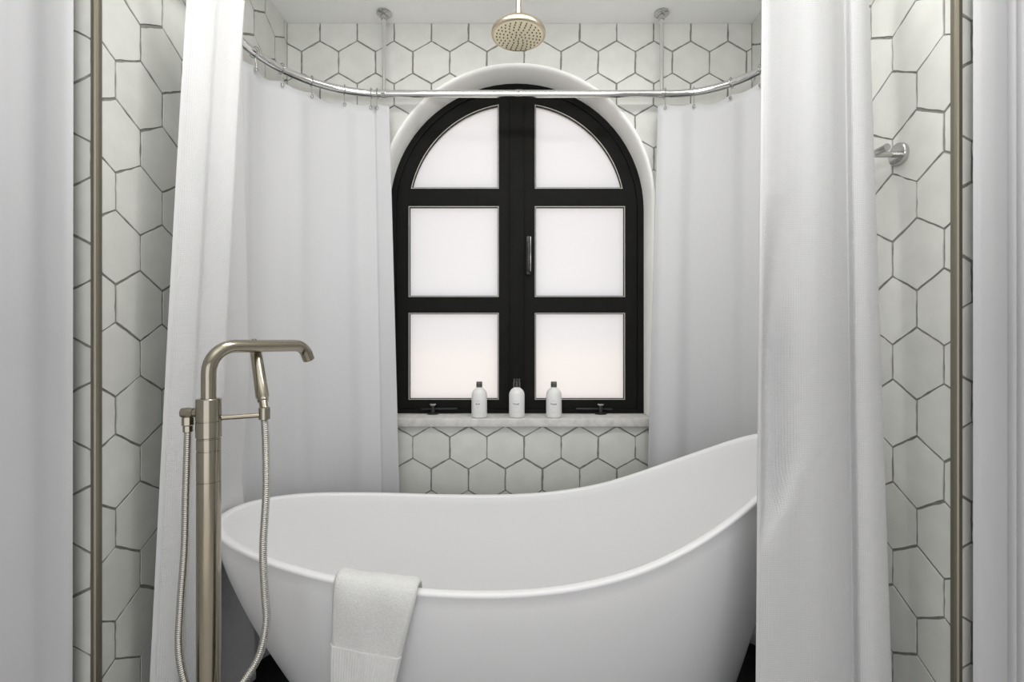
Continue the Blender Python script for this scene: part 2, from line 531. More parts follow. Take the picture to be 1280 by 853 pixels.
# backing for the strip of the wall ends, and the brass corner profiles
def corner_trim(name, X, Y, s):
    t = 0.0075
    prof = [(X + s * 0.0025, Y + 0.014), (X - s * 0.000, Y + 0.014)]
    v = []; f = []
    # L profile: leg on the side wall, leg on the wall end, rounded nose
    pts = [(X + s * .004, Y + .014), (X - s * .0025, Y + .0145), (X - s * .0035, Y + .004), (X - s * .0025, Y - .0015),
           (X + s * .001, Y - .003), (X + s * .0085, Y - .0025), (X + s * .009, Y + .004)]
    k = len(pts)
    for z in (0.0, CEIL):
        for p in pts: v.append((p[0], p[1], z))
    f = [tuple(range(k)), tuple(range(k, 2 * k))]
    for i in range(k): f.append((i, (i + 1) % k, k + (i + 1) % k, k + i))
    return tag(mesh_obj(name, v, f, M_BRASS), kind='structure')
corner_trim('trim_1', XL, YFL, -1)
corner_trim('trim_2', XR, YFR, 1)

# white plaster reveal round the arch: rounded nose, then a straight soffit back to the frame
def reveal():
    path = [(-AR, SILL)] + [(-AR, SILL + (AZ - SILL) * i / 6) for i in range(1, 6)] + arc + \
           [(AR, AZ - (AZ - SILL) * i / 6) for i in range(1, 7)]
    nrmls = []
    for (x, z) in path:
        if z <= AZ: nrmls.append((math.copysign(1, x), 0))
        else:
            d = math.hypot(x, z - AZ); nrmls.append((x / d, (z - AZ) / d))
    prof = [(0.014, 0.006), (0.012, -0.004), (0.008, -0.006), (0.003, -0.004), (-0.001, 0.004), (-0.003, 0.018), (-0.004, 0.045), (-0.004, YW - YB + 0.06), (0.012, YW - YB + 0.06), (0.012, 0.02)]
    v = []; f = []; k = len(prof)
    for (x, z), (nx, nz) in zip(path, nrmls):
        for d, y in prof: v.append((x + nx * d, YB + y, z + nz * d))
    for i in range(len(path) - 1):
        for j in range(k):
            a, b = i * k + j, i * k + (j + 1) % k
            f.append((a, b, b + k, a + k))
    f.append(tuple(range(k))); f.append(tuple(range((len(path) - 1) * k, len(path) * k)))
    return mesh_obj('trim_3', v, f, M_PLASTER, smooth=True, angle=60)
tag(reveal(), kind='structure')
sill = box('trim_4', -0.60, 0.60, YB - 0.017, YB + 0.0035, SILLB, SILL, M_SILL, bev=0.003)
tag(sill, kind='structure')
box('sill_ledge', -AR + 0.004, AR - 0.004, YB + 0.0035, YW + 0.06, SILLB + 0.0005, SILL - 0.0003, M_SILL, parent=sill)

# ------------------------------------------------------------------ arched window
win = tag(empty('window_1', (0, YW, SILL)), kind='structure')
def ring_arch(name, r_out, r_in, y0, y1, zb_out, zb_in, half=0, xin=None, m=M_FRAME, parent=None, n=36):
    """arched frame band. half 0: whole arch with bottom rail, -1/+1: one casement with its meeting stile at |x| = xin"""
    v = []; f = []
    if half == 0:
        o = [(-r_out, zb_out)] + [(-r_out * math.cos(math.pi * i / n), AZ + r_out * math.sin(math.pi * i / n)) for i in range(n + 1)] + [(r_out, zb_out)]
        q = [(-r_in, zb_in)] + [(-r_in * math.cos(math.pi * i / n), AZ + r_in * math.sin(math.pi * i / n)) for i in range(n + 1)] + [(r_in, zb_in)]
    else:
        s = half; x0o, x0i = xin
        ao = math.acos(x0o / r_out); ai = math.acos(x0i / r_in)
        o = [(s * r_out, zb_out)] + [(s * r_out * math.cos(ao * i / n), AZ + r_out * math.sin(ao * i / n)) for i in range(n + 1)] + [(s * x0o, zb_out)]
        q = [(s * r_in, zb_in)] + [(s * r_in * math.cos(ai * i / n), AZ + r_in * math.sin(ai * i / n)) for i in range(n + 1)] + [(s * x0i, zb_in)]
    k = len(o)
    for y in (y0, y1):
        for x, z in o: v.append((x, y, z))
        for x, z in q: v.append((x, y, z))
    for i in range(k):
        j = (i + 1) % k
        f.append((i, j, k + j, k + i))                       # front
        f.append((2 * k + i, 3 * k + i, 3 * k + j, 2 * k + j))
        f.append((i, 2 * k + i, 2 * k + j, j))               # outer
        f.append((k + i, k + j, 3 * k + j, 3 * k + i))       # inner
    vv = [(Vector(p) - Vector((0, YW, SILL))) for p in v]
    return mesh_obj(name, vv, f, m, parent)

def wbox(name, x0, x1, y0, y1, z0, z1, m, parent, bev=0.0):
    return box(name, x0, x1, y0 - YW, y1 - YW, z0 - SILL, z1 - SILL, m, parent, bev)

FB = SILL + 0.0005
ring_arch('outer_frame', AR - 0.004, AR - 0.030, YW - 0.004, YW + 0.06, FB, FB + 0.018, parent=win)
wbox('centre_post', -0.032, 0.032, YW - 0.006, YW + 0.05, FB + 0.016, AZ + AR - 0.034, M_FRAME, win, 0.002)
GR = 0.466                                        # glass arch radius
YG = YW + 0.022                                   # glass plane
rows = [(H(-0.257), H(0.1146)), (H(0.1875), H(0.576)), (H(0.656), None)]
for s in (-1, 1):
    sash = ring_arch('sash', AR - 0.031, GR + 0.004, YW + 0.003, YW + 0.05, FB + 0.019, rows[0][0] - 0.004, half=s, xin=(0.030, 0.0765), parent=win)
    for (za, zb) in ((rows[0][1], rows[1][0]), (rows[1][1], rows[2][0])):
        xa, xb = sorted((s * 0.074, s * (GR + 0.008)))
        wbox('muntin', xa, xb, YW + 0.004, YW + 0.048, za + 0.004, zb - 0.004, M_FRAME, sash, 0.0)
    def pane_poly(inset, zr):
        a, b = zr
        x0, x1 = 0.080 + inset, GR - inset
        if b is not None:
            return [(s * x0, a + inset), (s * x1, a + inset), (s * x1, b - inset), (s * x0, b - inset)]
        r = GR - inset; n = 18
        a1 = math.acos(x0 / r); a0 = math.asin((a + inset - AZ) / r)
        pl = [(s * x0, a + inset)]
        for i in range(n + 1):
            t = a0 + (a1 - a0) * i / n
            pl.append((s * r * math.cos(t), AZ + r * math.sin(t)))
        return pl
    def flat(name, polyo, y0, y1, m, parent, polyi=None):
        v = []; f = []; k = len(polyo)
        loops = [polyo] + ([polyi] if polyi else [])
        for y in (y0, y1):
            for lp in loops:
                for x, z in lp: v.append((x, y - YW, z - SILL))
        L = len(loops) * k
        if polyi:
            for i in range(k):
                j = (i + 1) % k
                f += [(i, j, k + j, k + i), (L + i, L + k + i, L + k + j, L + j), (i, L + i, L + j, j), (k + i, k + j, L + k + j, L + k + i)]
        else:
            f += [tuple(range(k)), tuple(range(L, L + k))[::-1]]
            for i in range(k): f.append((i, L + i, L + (i + 1) % k, (i + 1) % k))
        return mesh_obj(name, v, f, m, parent)
    for zr in rows:
        flat('pane', pane_poly(-0.002, zr), YG, YG + 0.005, M_GLASS, sash)
        flat('glazing_bead', pane_poly(-0.005, zr), YG - 0.014, YG - 0.0005, M_GASKET, sash, pane_poly(0.0035, zr))
        flat('bead_edge', pane_poly(-0.0015, zr), YG - 0.0155, YG - 0.0142, M_BEAD, sash, pane_poly(0.0010, zr))
    # stay at the foot of each casement: base, peg with pale knob, arm
xh = 0.050
st = wbox('handle', xh - 0.009, xh + 0.009, YW - 0.012, YW + 0.001, H(0.28), H(0.445), M_BLACKM, win, 0.002)
wbox('handle_lever', xh - 0.005, xh + 0.007, YW - 0.030, YW - 0.013, H(0.292), H(0.418), M_BLACKM, win, 0.003)
wbox('handle_edge', xh + 0.0075, xh + 0.0105, YW - 0.028, YW - 0.016, H(0.292), H(0.440), M_STEEL, win, 0.001)
for s in (-1, 1):
    x = s * 0.358
    stay = empty('casement_stay', (x, YW - 0.018, SILL))
    lathe('base', [(0.001, 0), (0.026, 0), (0.026, 0.006), (0.010, 0.009), (0.008, 0.03), (0.006, 0.036), (0.001, 0.036)], M_BLACKM, stay, n=18)
    lathe('knob', [(0.001, 0.0362), (0.014, 0.037), (0.015, 0.041), (0.012, 0.044), (0.001, 0.0445)], M_STEEL, stay, n=18)
    xi = -s
    tube('arm', [(s * 0.05 * (1), 0.004, 0.020), (xi * 0.0, 0.000, 0.021), (xi * 0.104, -0.004, 0.023)], 0.0042, M_BLACKM, stay, n=8)
    tag(stay, 'black iron casement stay with pale knob on the sill, %s of the bottles' % ('left' if s < 0 else 'right'), 'window stay', 'casement stays on the sill')

# ------------------------------------------------------------------ bathtub
TCX, TCY, TA, TB = -0.035, 1.465, 0.835, 0.362
RIM = [(-0.88, .642), (-0.75, .630), (-0.6, .611), (-0.45, .595), (-0.3, .582), (-0.15, .576), (0.0, .577), (0.14, .589), (0.28, .616), (0.38, .650), (0.46, .684), (0.54, .722), (0.6, .752), (0.7, .808), (0.82, .885)]
def rim_h(x):
    if x <= RIM[0][0]: return RIM[0][1]
    for (xa, za), (xb, zb) in zip(RIM[:-1], RIM[1:]):
        if x <= xb:
            return za + (zb - za) * (x - xa) / (xb - xa)
    return RIM[-1][1]
def rim_s(x):                       # smoothed
    return sum(rim_h(x + d * 0.02) for d in range(-3, 4)) / 7
def tub():
    N = 128
    def ring(sc, dz, cxs=0.0, syk=1.0):
        pts = []
        for i in range(N):
            t = 2 * math.pi * i / N
            c, s = math.cos(t), math.sin(t)
            e = 2 / 2.15
            px = math.copysign(abs(c) ** e, c); py = math.copysign(abs(s) ** e, s)
            pts.append((px, py, sc, dz, cxs, syk))
        return pts
    v = []; f = []; rings = 0
    def add(fn):
        nonlocal rings
        for i in range(N):
            t = 2 * math.pi * i / N
            c, s = math.cos(t), math.sin(t); e = 2 / 2.12
            px = math.copysign(abs(c) ** e, c); py = math.copysign(abs(s) ** e, s)
            v.append(fn(px, py))
        rings += 1
    def rimpt(px, py, inset=0.0):
        return TCX + px * (TA - inset), TCY + py * (TB - inset)
    # outer shell from the foot up
    def outer(tt):
        def fn(px, py):
            X, Y = rimpt(px, py, 0.003); h = rim_s(X) - 0.014
            k = tt ** 1.4
            kl = 0.41 if px < 0 else 0.41 - 0.16 * min(1, px * 1.0)
            x = TCX + (X - TCX) * (1 - kl * k); y = TCY + (Y - TCY) * (1 - 0.40 * k)
            return (x, y, 0.004 + (h - 0.004) * (1 - tt))
        return fn
    def inner(tt):
        def fn(px, py):
            X, Y = rimpt(px, py, 0.026); h = rim_s(X) - 0.006; zb = 0.11
            k = tt ** 1.6
            x = TCX + (X - TCX) * (1 - 0.36 * k); y = TCY + (Y - TCY) * (1 - 0.42 * k)
            return (x, y, zb + (h - zb) * (1 - tt ** 0.95))
        return fn
    add(lambda px, py: (TCX + 0.05 + (px * (TA)) * 0.3, TCY + py * TB * 0.3, 0.004))
    for i in range(22, -1, -1): add(outer(i / 22))
    # rolled rim
    for ins, dz in ((0.0005, -0.010), (0.000, -0.006), (0.0015, -0.002), (0.005, 0.0), (0.013, 0.0006), (0.020, 0.0), (0.0245, -0.0025)):
        add(lambda px, py, ins=ins, dz=dz: (*rimpt(px, py, ins), rim_s(rimpt(px, py, ins)[0]) + dz))
    for i in range(0, 21): add(inner(i / 20 * 0.97))
    add(lambda px, py: (TCX + px * TA * 0.45, TCY + py * TB * 0.42, 0.112))
    add(lambda px, py: (TCX + px * TA * 0.2, TCY + py * TB * 0.2, 0.106))
    for r in range(rings - 1):
        for i in range(N):
            j = (i + 1) % N
            f.append((r * N + i, r * N + j, (r + 1) * N + j, (r + 1) * N + i))
    f.append(tuple(range(N))[::-1]); f.append(tuple(range((rings - 1) * N, rings * N)))
    return v, f
tub_root = empty('bathtub', (TCX, TCY, 0))
v, f = tub()
tb = mesh_obj('basin', [(a - TCX, b - TCY, c) for a, b, c in v], f, M_TUB, tub_root, smooth=True, angle=70)
lathe('drain', [(0.001, 0.1035), (0.030, 0.1035), (0.032, 0.109), (0.022, 0.1115), (0.001, 0.112)], M_CHROME, tub_root)
tag(tub_root, 'white freestanding slipper bathtub with high sloping right end below the arched window', 'bathtub')

# ------------------------------------------------------------------ curtain hoop
RODZ = H(0.962)
def hoop_path():
    pts = []
    def arcp(cx, cy, r, a0, a1, n=14):
        for i in range(n + 1):
            a = R(a0 + (a1 - a0) * i / n)
            pts.append(Vector((cx + r * math.cos(a), cy + r * math.sin(a), RODZ)))
    arcp(-0.56, 1.37, 0.33, 270, 180)      # front left
    arcp(-0.52, 1.55, 0.37, 180, 90)       # back left
    for x in (-0.4, -0.2, 0.0, 0.2, 0.4): pts.append(Vector((x, 1.92, RODZ)))
    arcp(0.60, 1.62, 0.30, 90, 0)          # back right
    arcp(0.57, 1.37, 0.33, 0, -90)         # front right
    for x in (0.4, 0.2, 0.0, -0.2, -0.4): pts.append(Vector((x, 1.04, RODZ)))
    out = [pts[0]]
    for p in pts[1:]:
        if (p - out[-1]).length > 0.004: out.append(p)
    return out
HOOP = hoop_path()
rod = empty('shower_curtain_rail', (0, 1.48, RODZ))
def rel(pts, o): return [Vector(p) - o.location for p in pts]
tube('rail', rel(HOOP, rod), 0.0138, M_CHROME, rod, n=16, closed=True)
for px in (-0.519, 0.566):
    tube('hanger', rel([(px, 1.92, RODZ + 0.012), (px, 1.92, CEIL - 0.004)], rod), 0.0080, M_CHROME, rod, n=12)
    fl = lathe('ceiling_flange', [(0.001, -0.001), (0.028, -0.001), (0.029, -0.007), (0.024, -0.012), (0.013, -0.015), (0.012, -0.030), (0.0095, -0.031)], M_STEEL, rod, loc=(px, 1.92 - 1.48, CEIL - RODZ))
    tube('clamp', rel([(px - 0.008, 1.92, RODZ), (px + 0.008, 1.92, RODZ)], rod), 0.0165, M_CHROME, rod, n=16)
tube('joint_sleeve', rel([(-0.006, 1.92, RODZ), (0.022, 1.92, RODZ)], rod), 0.0150, M_CHROME, rod, n=16)
tag(rod, 'chrome oval shower curtain rail hung from the ceiling around the bathtub', 'curtain rail')

# ------------------------------------------------------------------ curtains
def sheet(name, top, bot, ztop, zbot, m, parent, nu=140, nv=60, thick=0.0022, shape=None, ease=1.0):
    """cloth hung between a plan curve at the top and one at the foot"""
    tp = catmull([(a, b, 0) for a, b in top], nu); bp = catmull([(a, b, 0) for a, b in bot], nu)
    v = []; f = []; uvs = []
    arc_len = [0.0]
    for i in range(nu):
        arc_len.append(arc_len[-1] + max((bp[i + 1] - bp[i]).length, (tp[i + 1] - tp[i]).length))
    for i in range(nu + 1):
        s = i / nu
        zt = ztop(s) if callable(ztop) else ztop
        zb = zbot(s) if callable(zbot) else zbot
        for j in range(nv + 1):
            t = j / nv
            p = tp[i].lerp(bp[i], t ** ease)
            z = zt + (zb - zt) * t
            x, y = p.x, p.y
            if shape:
                dx, dy = shape(s, z, x, y); x += dx; y += dy
            v.append((x, y, z)); uvs.append((arc_len[i], z))
    for i in range(nu):
        for j in range(nv):
            a = i * (nv + 1) + j
            f.append((a, a + 1, a + nv + 2, a + nv + 1))
    me = bpy.data.meshes.new(name); me.from_pydata([(Vector(p) - parent.location) for p in v], [], f); me.update()
    ul = me.uv_layers.new(name='UVMap')
    for lp in me.loops: ul.data[lp.index].uv = uvs[lp.vertex_index]
    o = link(name, me, m, parent, smooth=True)
    sm = o.modifiers.new('thickness', 'SOLIDIFY'); sm.thickness = thick; sm.offset = 0.0
    grid = [[Vector(v[i * (nv + 1) + j]) for j in range(nv + 1)] for i in range(nu + 1)]
    return o, grid

def edge_hem(grid, i0, i1, m, parent, name='hem', lift=0.0012):
    """sewn band along one side: a thicker strip over the columns i0..i1"""
    nv = len(grid[0]) - 1
    cols = list(range(i0, i1 + 1))
    v = []; f = []
    for side in (1, -1):
        for i in cols:
            for j in range(nv + 1):
                a = grid[min(i + 1, len(grid) - 1)][j] - grid[max(i - 1, 0)][j]
                n = Vector((a.y, -a.x, 0)).normalized()
                v.append(grid[i][j] + n * side * (0.0011 + lift) - parent.location)
    k = len(cols); w = nv + 1; L = k * w
    for i in range(k - 1):
        for j in range(nv):
            a = i * w + j
            f.append((a, a + 1, a + w + 1, a + w)); f.append((L + a, L + a + w, L + a + w + 1, L + a + 1))
    for i in (0, k - 1):
        for j in range(nv):
            a = i * w + j; f.append((a, a + 1, L + a + 1, L + a))
    for j in (0, nv):
        for i in range(k - 1):
            a = i * w + j; f.append((a, a + w, L + a + w, L + a))
    o = mesh_obj(name, v, f, m, parent, smooth=True, angle=60)
    return o

def hoop_at(pred_pts):
    return pred_pts

# back curtains: plan follows the hoop, bulging out and in between the hooks
def back_curtain(name, hooks, edge_top, edge_bot, amps, bot_shift, label, side, over=0.012):
    """hooks: (x, y) on the hoop from the window outwards"""
    root = empty(name, (hooks[0][0], hooks[0][1], 0))
    cx, cy = 0.0, 1.48
    top = [edge_top]; bot = [edge_bot]; keys = [0.0]
    for i, (hx, hy) in enumerate(hooks):
        top.append((hx, hy)); bot.append((hx + bot_shift(hx)[0], hy + bot_shift(hx)[1]))
        if i < len(hooks) - 1:
            nx, ny = hooks[i + 1]
            mx, my = (hx + nx) / 2, (hy + ny) / 2
            tx, ty = nx - hx, ny - hy; L = math.hypot(tx, ty)
            ox, oy = -ty / L, tx / L
            a = amps[i % len(amps)]
            top.append((mx + ox * a, my + oy * a))
            b = 0.75 * a
            bs = bot_shift(mx)
            bot.append((mx + ox * b + bs[0], my + oy * b + bs[1]))
    K = len(top) - 1
    zh = RODZ - 0.042
    def ztop(s):
        t = s * K
        if t < 1: return zh - 0.012 + 0.012 * t
        ph = (t - 1) / 2; fr = ph - int(ph)
        return zh - 0.016 * math.sin(math.pi * fr) ** 1.3
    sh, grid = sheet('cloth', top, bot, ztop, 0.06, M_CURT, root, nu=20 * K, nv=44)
    edge_hem(grid, 0, 5, M_CURT, root)
    tag(root, label, 'shower curtain', 'shower curtains on the oval rail')
    return root

hl = [(-0.545, 1.918), (-0.568, 1.917), (-0.663, 1.890), (-0.764, 1.828), (-0.838, 1.745), (-0.882, 1.645), (-0.906, 1.560)]
def shl(x): return (0.045 * max(0, (x + 0.89) / 0.37) ** 1.0, -0.012)
back_curtain('shower_curtain', hl, (-0.497, 1.913), (-0.440, 1.893), [-0.006, 0.014, -0.013, 0.014, -0.012, 0.012], shl,
             'white plain shower curtain at the back, left of the arched window', -1)
hr = [(0.578, 1.918), (0.687, 1.907), (0.804, 1.841), (0.872, 1.748), (0.899, 1.62), (0.900, 1.50)]
def shr(x): return (-0.048 * max(0, (0.90 - x) / 0.35), -0.012)
back_curtain('shower_curtain', hr, (0.549, 1.910), (0.490, 1.893), [-0.016, 0.010, -0.010, 0.010], shr,
             'white plain shower curtain at the back, right of the arched window', 1)

# front curtains, waffle weave, gathered at the two front corners of the hoop
root = empty('shower_curtain', (-0.85, 1.3, 0))
top = [(-.800, 1.200), (-.778, 1.214), (-.762, 1.240), (-.757, 1.262), (-.748, 1.290), (-.732, 1.320), (-.768, 1.336), (-.796, 1.352), (-.793, 1.375), (-.782, 1.395), (-.795, 1.415), (-.83, 1.42)]
bot = [(-.890, 1.172), (-.868, 1.188), (-.852, 1.215), (-.862, 1.245), (-.845, 1.282), (-.834, 1.325), (-.890, 1.350), (-.908, 1.390), (-.905, 1.450), (-.890, 1.500), (-.848, 1.590), (-.872, 1.598)]
def zt(s): return RODZ - 0.045 - 0.012 * abs(math.sin(s * math.pi * 4))
def off_tub(s_, z, x, y):
    # hang outside the tub: never closer than a centimetre to its shell
    h = 0.64
    tt = max(0.0, 1 - z / h) ** 1.4
    b = TB * (1 - 0.40 * tt); a = TA * (1 - 0.41 * tt)
    q = min(1, abs(y - TCY) / b)
    lim = TCX - a * (1 - q ** 2.12) ** (1 / 2.12) - 0.012
    over = max(0.0, x - lim) if q < 1 else 0.0
    f = 1.0 if z < 0.70 else max(0.0, 1 - (z - 0.70) / 0.35) ** 1.5
    return (max(-over * f, min(0.0, -0.921 - x)), 0.0)
sh, grid = sheet('cloth', top, bot, zt, 0.05, M_WAFF, root, nu=180, nv=90, shape=off_tub, ease=0.9)
edge_hem(grid, 0, 7, M_WAFF, root)
tag(root, 'white waffle-weave shower curtain gathered at the left, behind the floor-standing tap', 'shower curtain', 'shower curtains on the oval rail')

root = empty('shower_curtain', (0.72, 1.12, 0))
top = [(.552, 1.104), (.566, 1.100), (.600, 1.115), (.640, 1.122), (.680, 1.118), (.720, 1.130), (.755, 1.156), (.781, 1.172), (.784, 1.152), (.808, 1.152), (.840, 1.178), (.864, 1.220)]
bot = [(.528, 1.092), (.545, 1.085), (.585, 1.078), (.630, 1.082), (.670, 1.088), (.710, 1.100), (.752, 1.120), (.784, 1.140), (.787, 1.114), (.816, 1.104), (.866, 1.124), (.898, 1.172)]
def shp(s, z, x, y):
    # the end of the tub pushes the cloth out a little; above it the cloth hangs slightly back
    w = math.exp(-((s - 0.165) / 0.075) ** 2)
    g = 1 / (1 + math.exp(-(z - 0.785 + 0.9 * (0.17 - s)) / 0.013))
    dep = max(0.0, 1 - abs(z - 0.98) / 0.5)
    return (0.0, 0.050 * w * g * min(1, dep * 1.4))
sh, grid = sheet('cloth', top, bot, lambda s: RODZ - 0.045, 0.05, M_WAFF, root, nu=180, nv=120, shape=shp)
edge_hem(grid, 0, 8, M_WAFF, root)
tag(root, 'white waffle-weave shower curtain gathered over the high right end of the bathtub', 'shower curtain', 'shower curtains on the oval rail')

# drapes in front of the two wall ends
root = empty('drape', (-1.1, 1.0, 0))
pts = [(-.956, 1.060), (-.966, 1.052), (-1.00, 1.050), (-1.04, 1.056), (-1.075, 1.040), (-1.11, 1.026), (-1.15, 1.035), (-1.20, 1.06), (-1.25, 1.04), (-1.30, 1.03), (-1.35, 1.05), (-1.40, 1.055)]
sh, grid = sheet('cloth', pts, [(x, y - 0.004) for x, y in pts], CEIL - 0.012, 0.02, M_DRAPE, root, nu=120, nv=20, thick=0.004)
edge_hem(grid, 0, 8, M_DRAPE, root)
tag(root, 'white drape hanging at the far left edge beside the tiled wall end', 'drape', 'drapes flanking the alcove')
root = empty('drape', (1.1, 1.0, 0))
pts = [(.966, 1.040), (.976, 1.032), (1.00, 1.028), (1.028, 1.033), (1.037, 1.042), (1.045, 1.030), (1.053, 1.041), (1.062, 1.028), (1.071, 1.040), (1.083, 1.026), (1.10, 1.04), (1.14, 1.02), (1.19, 1.045), (1.25, 1.02), (1.31, 1.04), (1.37, 1.03)]
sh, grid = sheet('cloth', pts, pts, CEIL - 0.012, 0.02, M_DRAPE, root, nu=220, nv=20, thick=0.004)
edge_hem(grid, 0, 8, M_DRAPE, root)
tag(root, 'white pleated drape hanging at the far right edge beside the tiled wall end', 'drape', 'drapes flanking the alcove')

# curtain hooks
def hook(x, y, label, tang):
    root = empty('curtain_hook', (x, y, RODZ))
    tx, ty = tang
    nx, ny = -ty, tx
    ringp = [Vector((nx * 0.0185 * math.cos(a), ny * 0.0185 * math.cos(a), 0.0185 * math.sin(a) + 0.001)) for a in [2 * math.pi * i / 20 for i in range(20)]]
    tube('ring', ringp, 0.0018, M_STEEL, root, n=6, closed=True)
    s = -1 if (nx * -x + ny * (1.48 - y)) < 0 else 1        # towards the tub
    tube('shank', [(nx * s * 0.004, ny * s * 0.004, -0.017), (nx * s * 0.006, ny * s * 0.006, -0.038), (nx * s * 0.008, ny * s * 0.008, -0.056)], 0.0015, M_STEEL, root, n=6)
    lathe('ball', [(0.0005, -0.0065), (0.004, -0.005), (0.006, 0), (0.004, 0.005), (0.0005, 0.0065)], M_STEEL, root, loc=(nx * s * 0.008, ny * s * 0.008, -0.058), n=10)
    tag(root, label, 'curtain hook', 'curtain hooks on the oval rail')
ordn = ['first', 'second', 'third', 'fourth', 'fifth', 'sixth', 'seventh']
for hs, side in ((hl[:6], 'left'), (hr[:4], 'right')):
    for i, (x, y) in enumerate(hs):
        # nearest tangent of the hoop
        k = min(range(len(HOOP)), key=lambda q: (HOOP[q].x - x) ** 2 + (HOOP[q].y - y) ** 2)
        t = (HOOP[(k + 1) % len(HOOP)] - HOOP[k - 1]).normalized()
        d = Vector((x, y, 0)) - Vector((HOOP[k].x, HOOP[k].y, 0))
        q = HOOP[k] + t * d.dot(t)
        hook(q.x, q.y, 'chrome hook of the back %s curtain, %s from the window' % (side, ordn[i]), (t.x, t.y))

# ------------------------------------------------------------------ rain shower head
SH = Vector((0.005, 1.50, H(0.928)))
sh_root = empty('rain_shower', SH)
lathe('head', [(0.078, 0.000), (0.082, 0.001), (0.0835, 0.006), (0.082, 0.014), (0.070, 0.026), (0.045, 0.034), (0.020, 0.038), (0.014, 0.046), (0.0105, 0.052), (0.0105, 0.058)], M_SHOWER, sh_root, n=48)
lathe('spray_plate', [(0.001, -0.001), (0.072, -0.001), (0.077, 0.0005), (0.077, 0.002), (0.001, 0.002)], M_SHFACE, sh_root, n=48)
bm = bmesh.new()
for r, n in ((0.010, 5), (0.022, 9), (0.034, 14), (0.046, 18), (0.057, 22), (0.067, 26)):
    for i in range(n):
        a = 2 * math.pi * (i + 0.3 * r * 50) / n
        bmesh.ops.create_cone(bm, cap_ends=True, segments=8, radius1=0.0019, radius2=0.0019, depth=0.003,
                              matrix=Matrix.Translation((r * math.cos(a), r * math.sin(a), -0.0020)))
tag(bm_obj('nozzles', bm, M_NOZZLE, sh_root), kind='stuff')
tube('arm', [(0, 0, 0.050), (0, 0, CEIL - SH.z - 0.004)], 0.0088, M_SHOWER, sh_root, n=16)
lathe('ceiling_flange', [(0.001, 0), (0.030, 0), (0.031, -0.006), (0.024, -0.010), (0.001, -0.010)], M_SHOWER, sh_root, loc=(0, 0, CEIL - SH.z - 0.001))
tag(sh_root, 'round champagne rain shower head hanging from the ceiling above the bathtub', 'shower head')

# ------------------------------------------------------------------ floor-standing tap
FX, FY = -0.641, 1.022
tap = empty('floor_standing_tap', (FX, FY, 0))
CR = 0.0225
lathe('base_plate', [(0.001, 0), (0.062, 0), (0.062, 0.008), (0.058, 0.012), (0.026, 0.013), (0.024, 0.03)], M_NICKEL, tap)
lathe('column', [(CR, 0.012), (CR, H(-0.2945)), (CR - .001, H(-0.294)), (CR - .001, H(-0.2925)), (CR, H(-0.292)), (CR, H(-0.231)), (CR - .001, H(-0.2305)), (CR - .001, H(-0.2285)), (CR, H(-0.228)),
                 (CR, H(-0.206)), (CR - .001, H(-0.2055)), (CR - .001, H(-0.2035)), (CR, H(-0.203))], M_NICKEL, tap, n=40)
lathe('valve_collar', [(CR + .0004, H(-0.2028)), (CR + .0012, H(-0.202)), (CR + .0012, H(-0.170)), (CR, H(-0.1695)), (CR, H(-0.168)), (CR + .0012, H(-0.1675)), (CR + .0012, H(-0.124)), (CR - .001, H(-0.122)), (0.016, H(-0.122))], M_NICKEL, tap, n=40)
# spout, swung inwards over the tub
sd = Vector((0.118, 0.215, 0)).normalized(); SZ = H(-0.014)
sp = [Vector((0, 0, H(-0.125))), Vector((0, 0, H(-0.08)))]
rb = 0.055
for i in range(9):
    a = R(90 * i / 8)
    sp.append(Vector((0, 0, SZ - rb)) + sd * (rb - rb * math.cos(a)) + Vector((0, 0, rb * math.sin(a))))
for L in (0.09, 0.13, 0.17, 0.20): sp.append(Vector((0, 0, SZ)) + sd * L)
rc = 0.036
for i in range(1, 9):
    a = R(66 * i / 8)
    sp.append(Vector((0, 0, SZ - rc)) + sd * (0.205 + rc * math.sin(a)) + Vector((0, 0, rc * math.cos(a))))
last = sp[-1]; dirn = (sd * math.cos(R(66)) - Vector((0, 0, math.sin(R(66)))))
sp.append(last + dirn * 0.016)
tube('spout', sp, 0.0142, M_NICKEL, tap, n=24)
tube('aerator', [last + dirn * 0.014, last + dirn * 0.0175], 0.0112, M_GASKET, tap, n=18)
tube('spout_pin', [Vector((0, 0, SZ + 0.012)) + sd * 0.10, Vector((0, 0, SZ + 0.0165)) + sd * 0.10], 0.0045, M_NICKEL, tap, n=12)
# hand-shower bracket arm, holder and wand
hx, hy = 0.091, 0.048
az = H(-0.164)
tube('bracket_arm', [(0.018, 0.010, az), (hx, hy, az)], 0.0052, M_NICKEL, tap, n=14)
hs = empty('hand_shower', (hx, hy, H(-0.160)))
hs.parent = tap
lathe('holder', [(0.008, -0.014), (0.0115, -0.013), (0.0115, 0.012), (0.009, 0.014)], M_NICKEL, tap, loc=(hx, hy, H(-0.160)), n=20)
w0 = Vector((0, 0, 0.008)); w1 = Vector((-0.057, 0.070, 0.142))
wp = [w0.lerp(w1, t) for t in (0, .06, .12, .13, .17, .2, .5, .8, 0.98, 1.0)]
wr = [.0088, .0088, .0088, .0115, .0115, .0138, .0132, .0126, .0122, .011]
tube('wand', wp, lambda i: wr[i], M_NICKEL, hs, n=20)
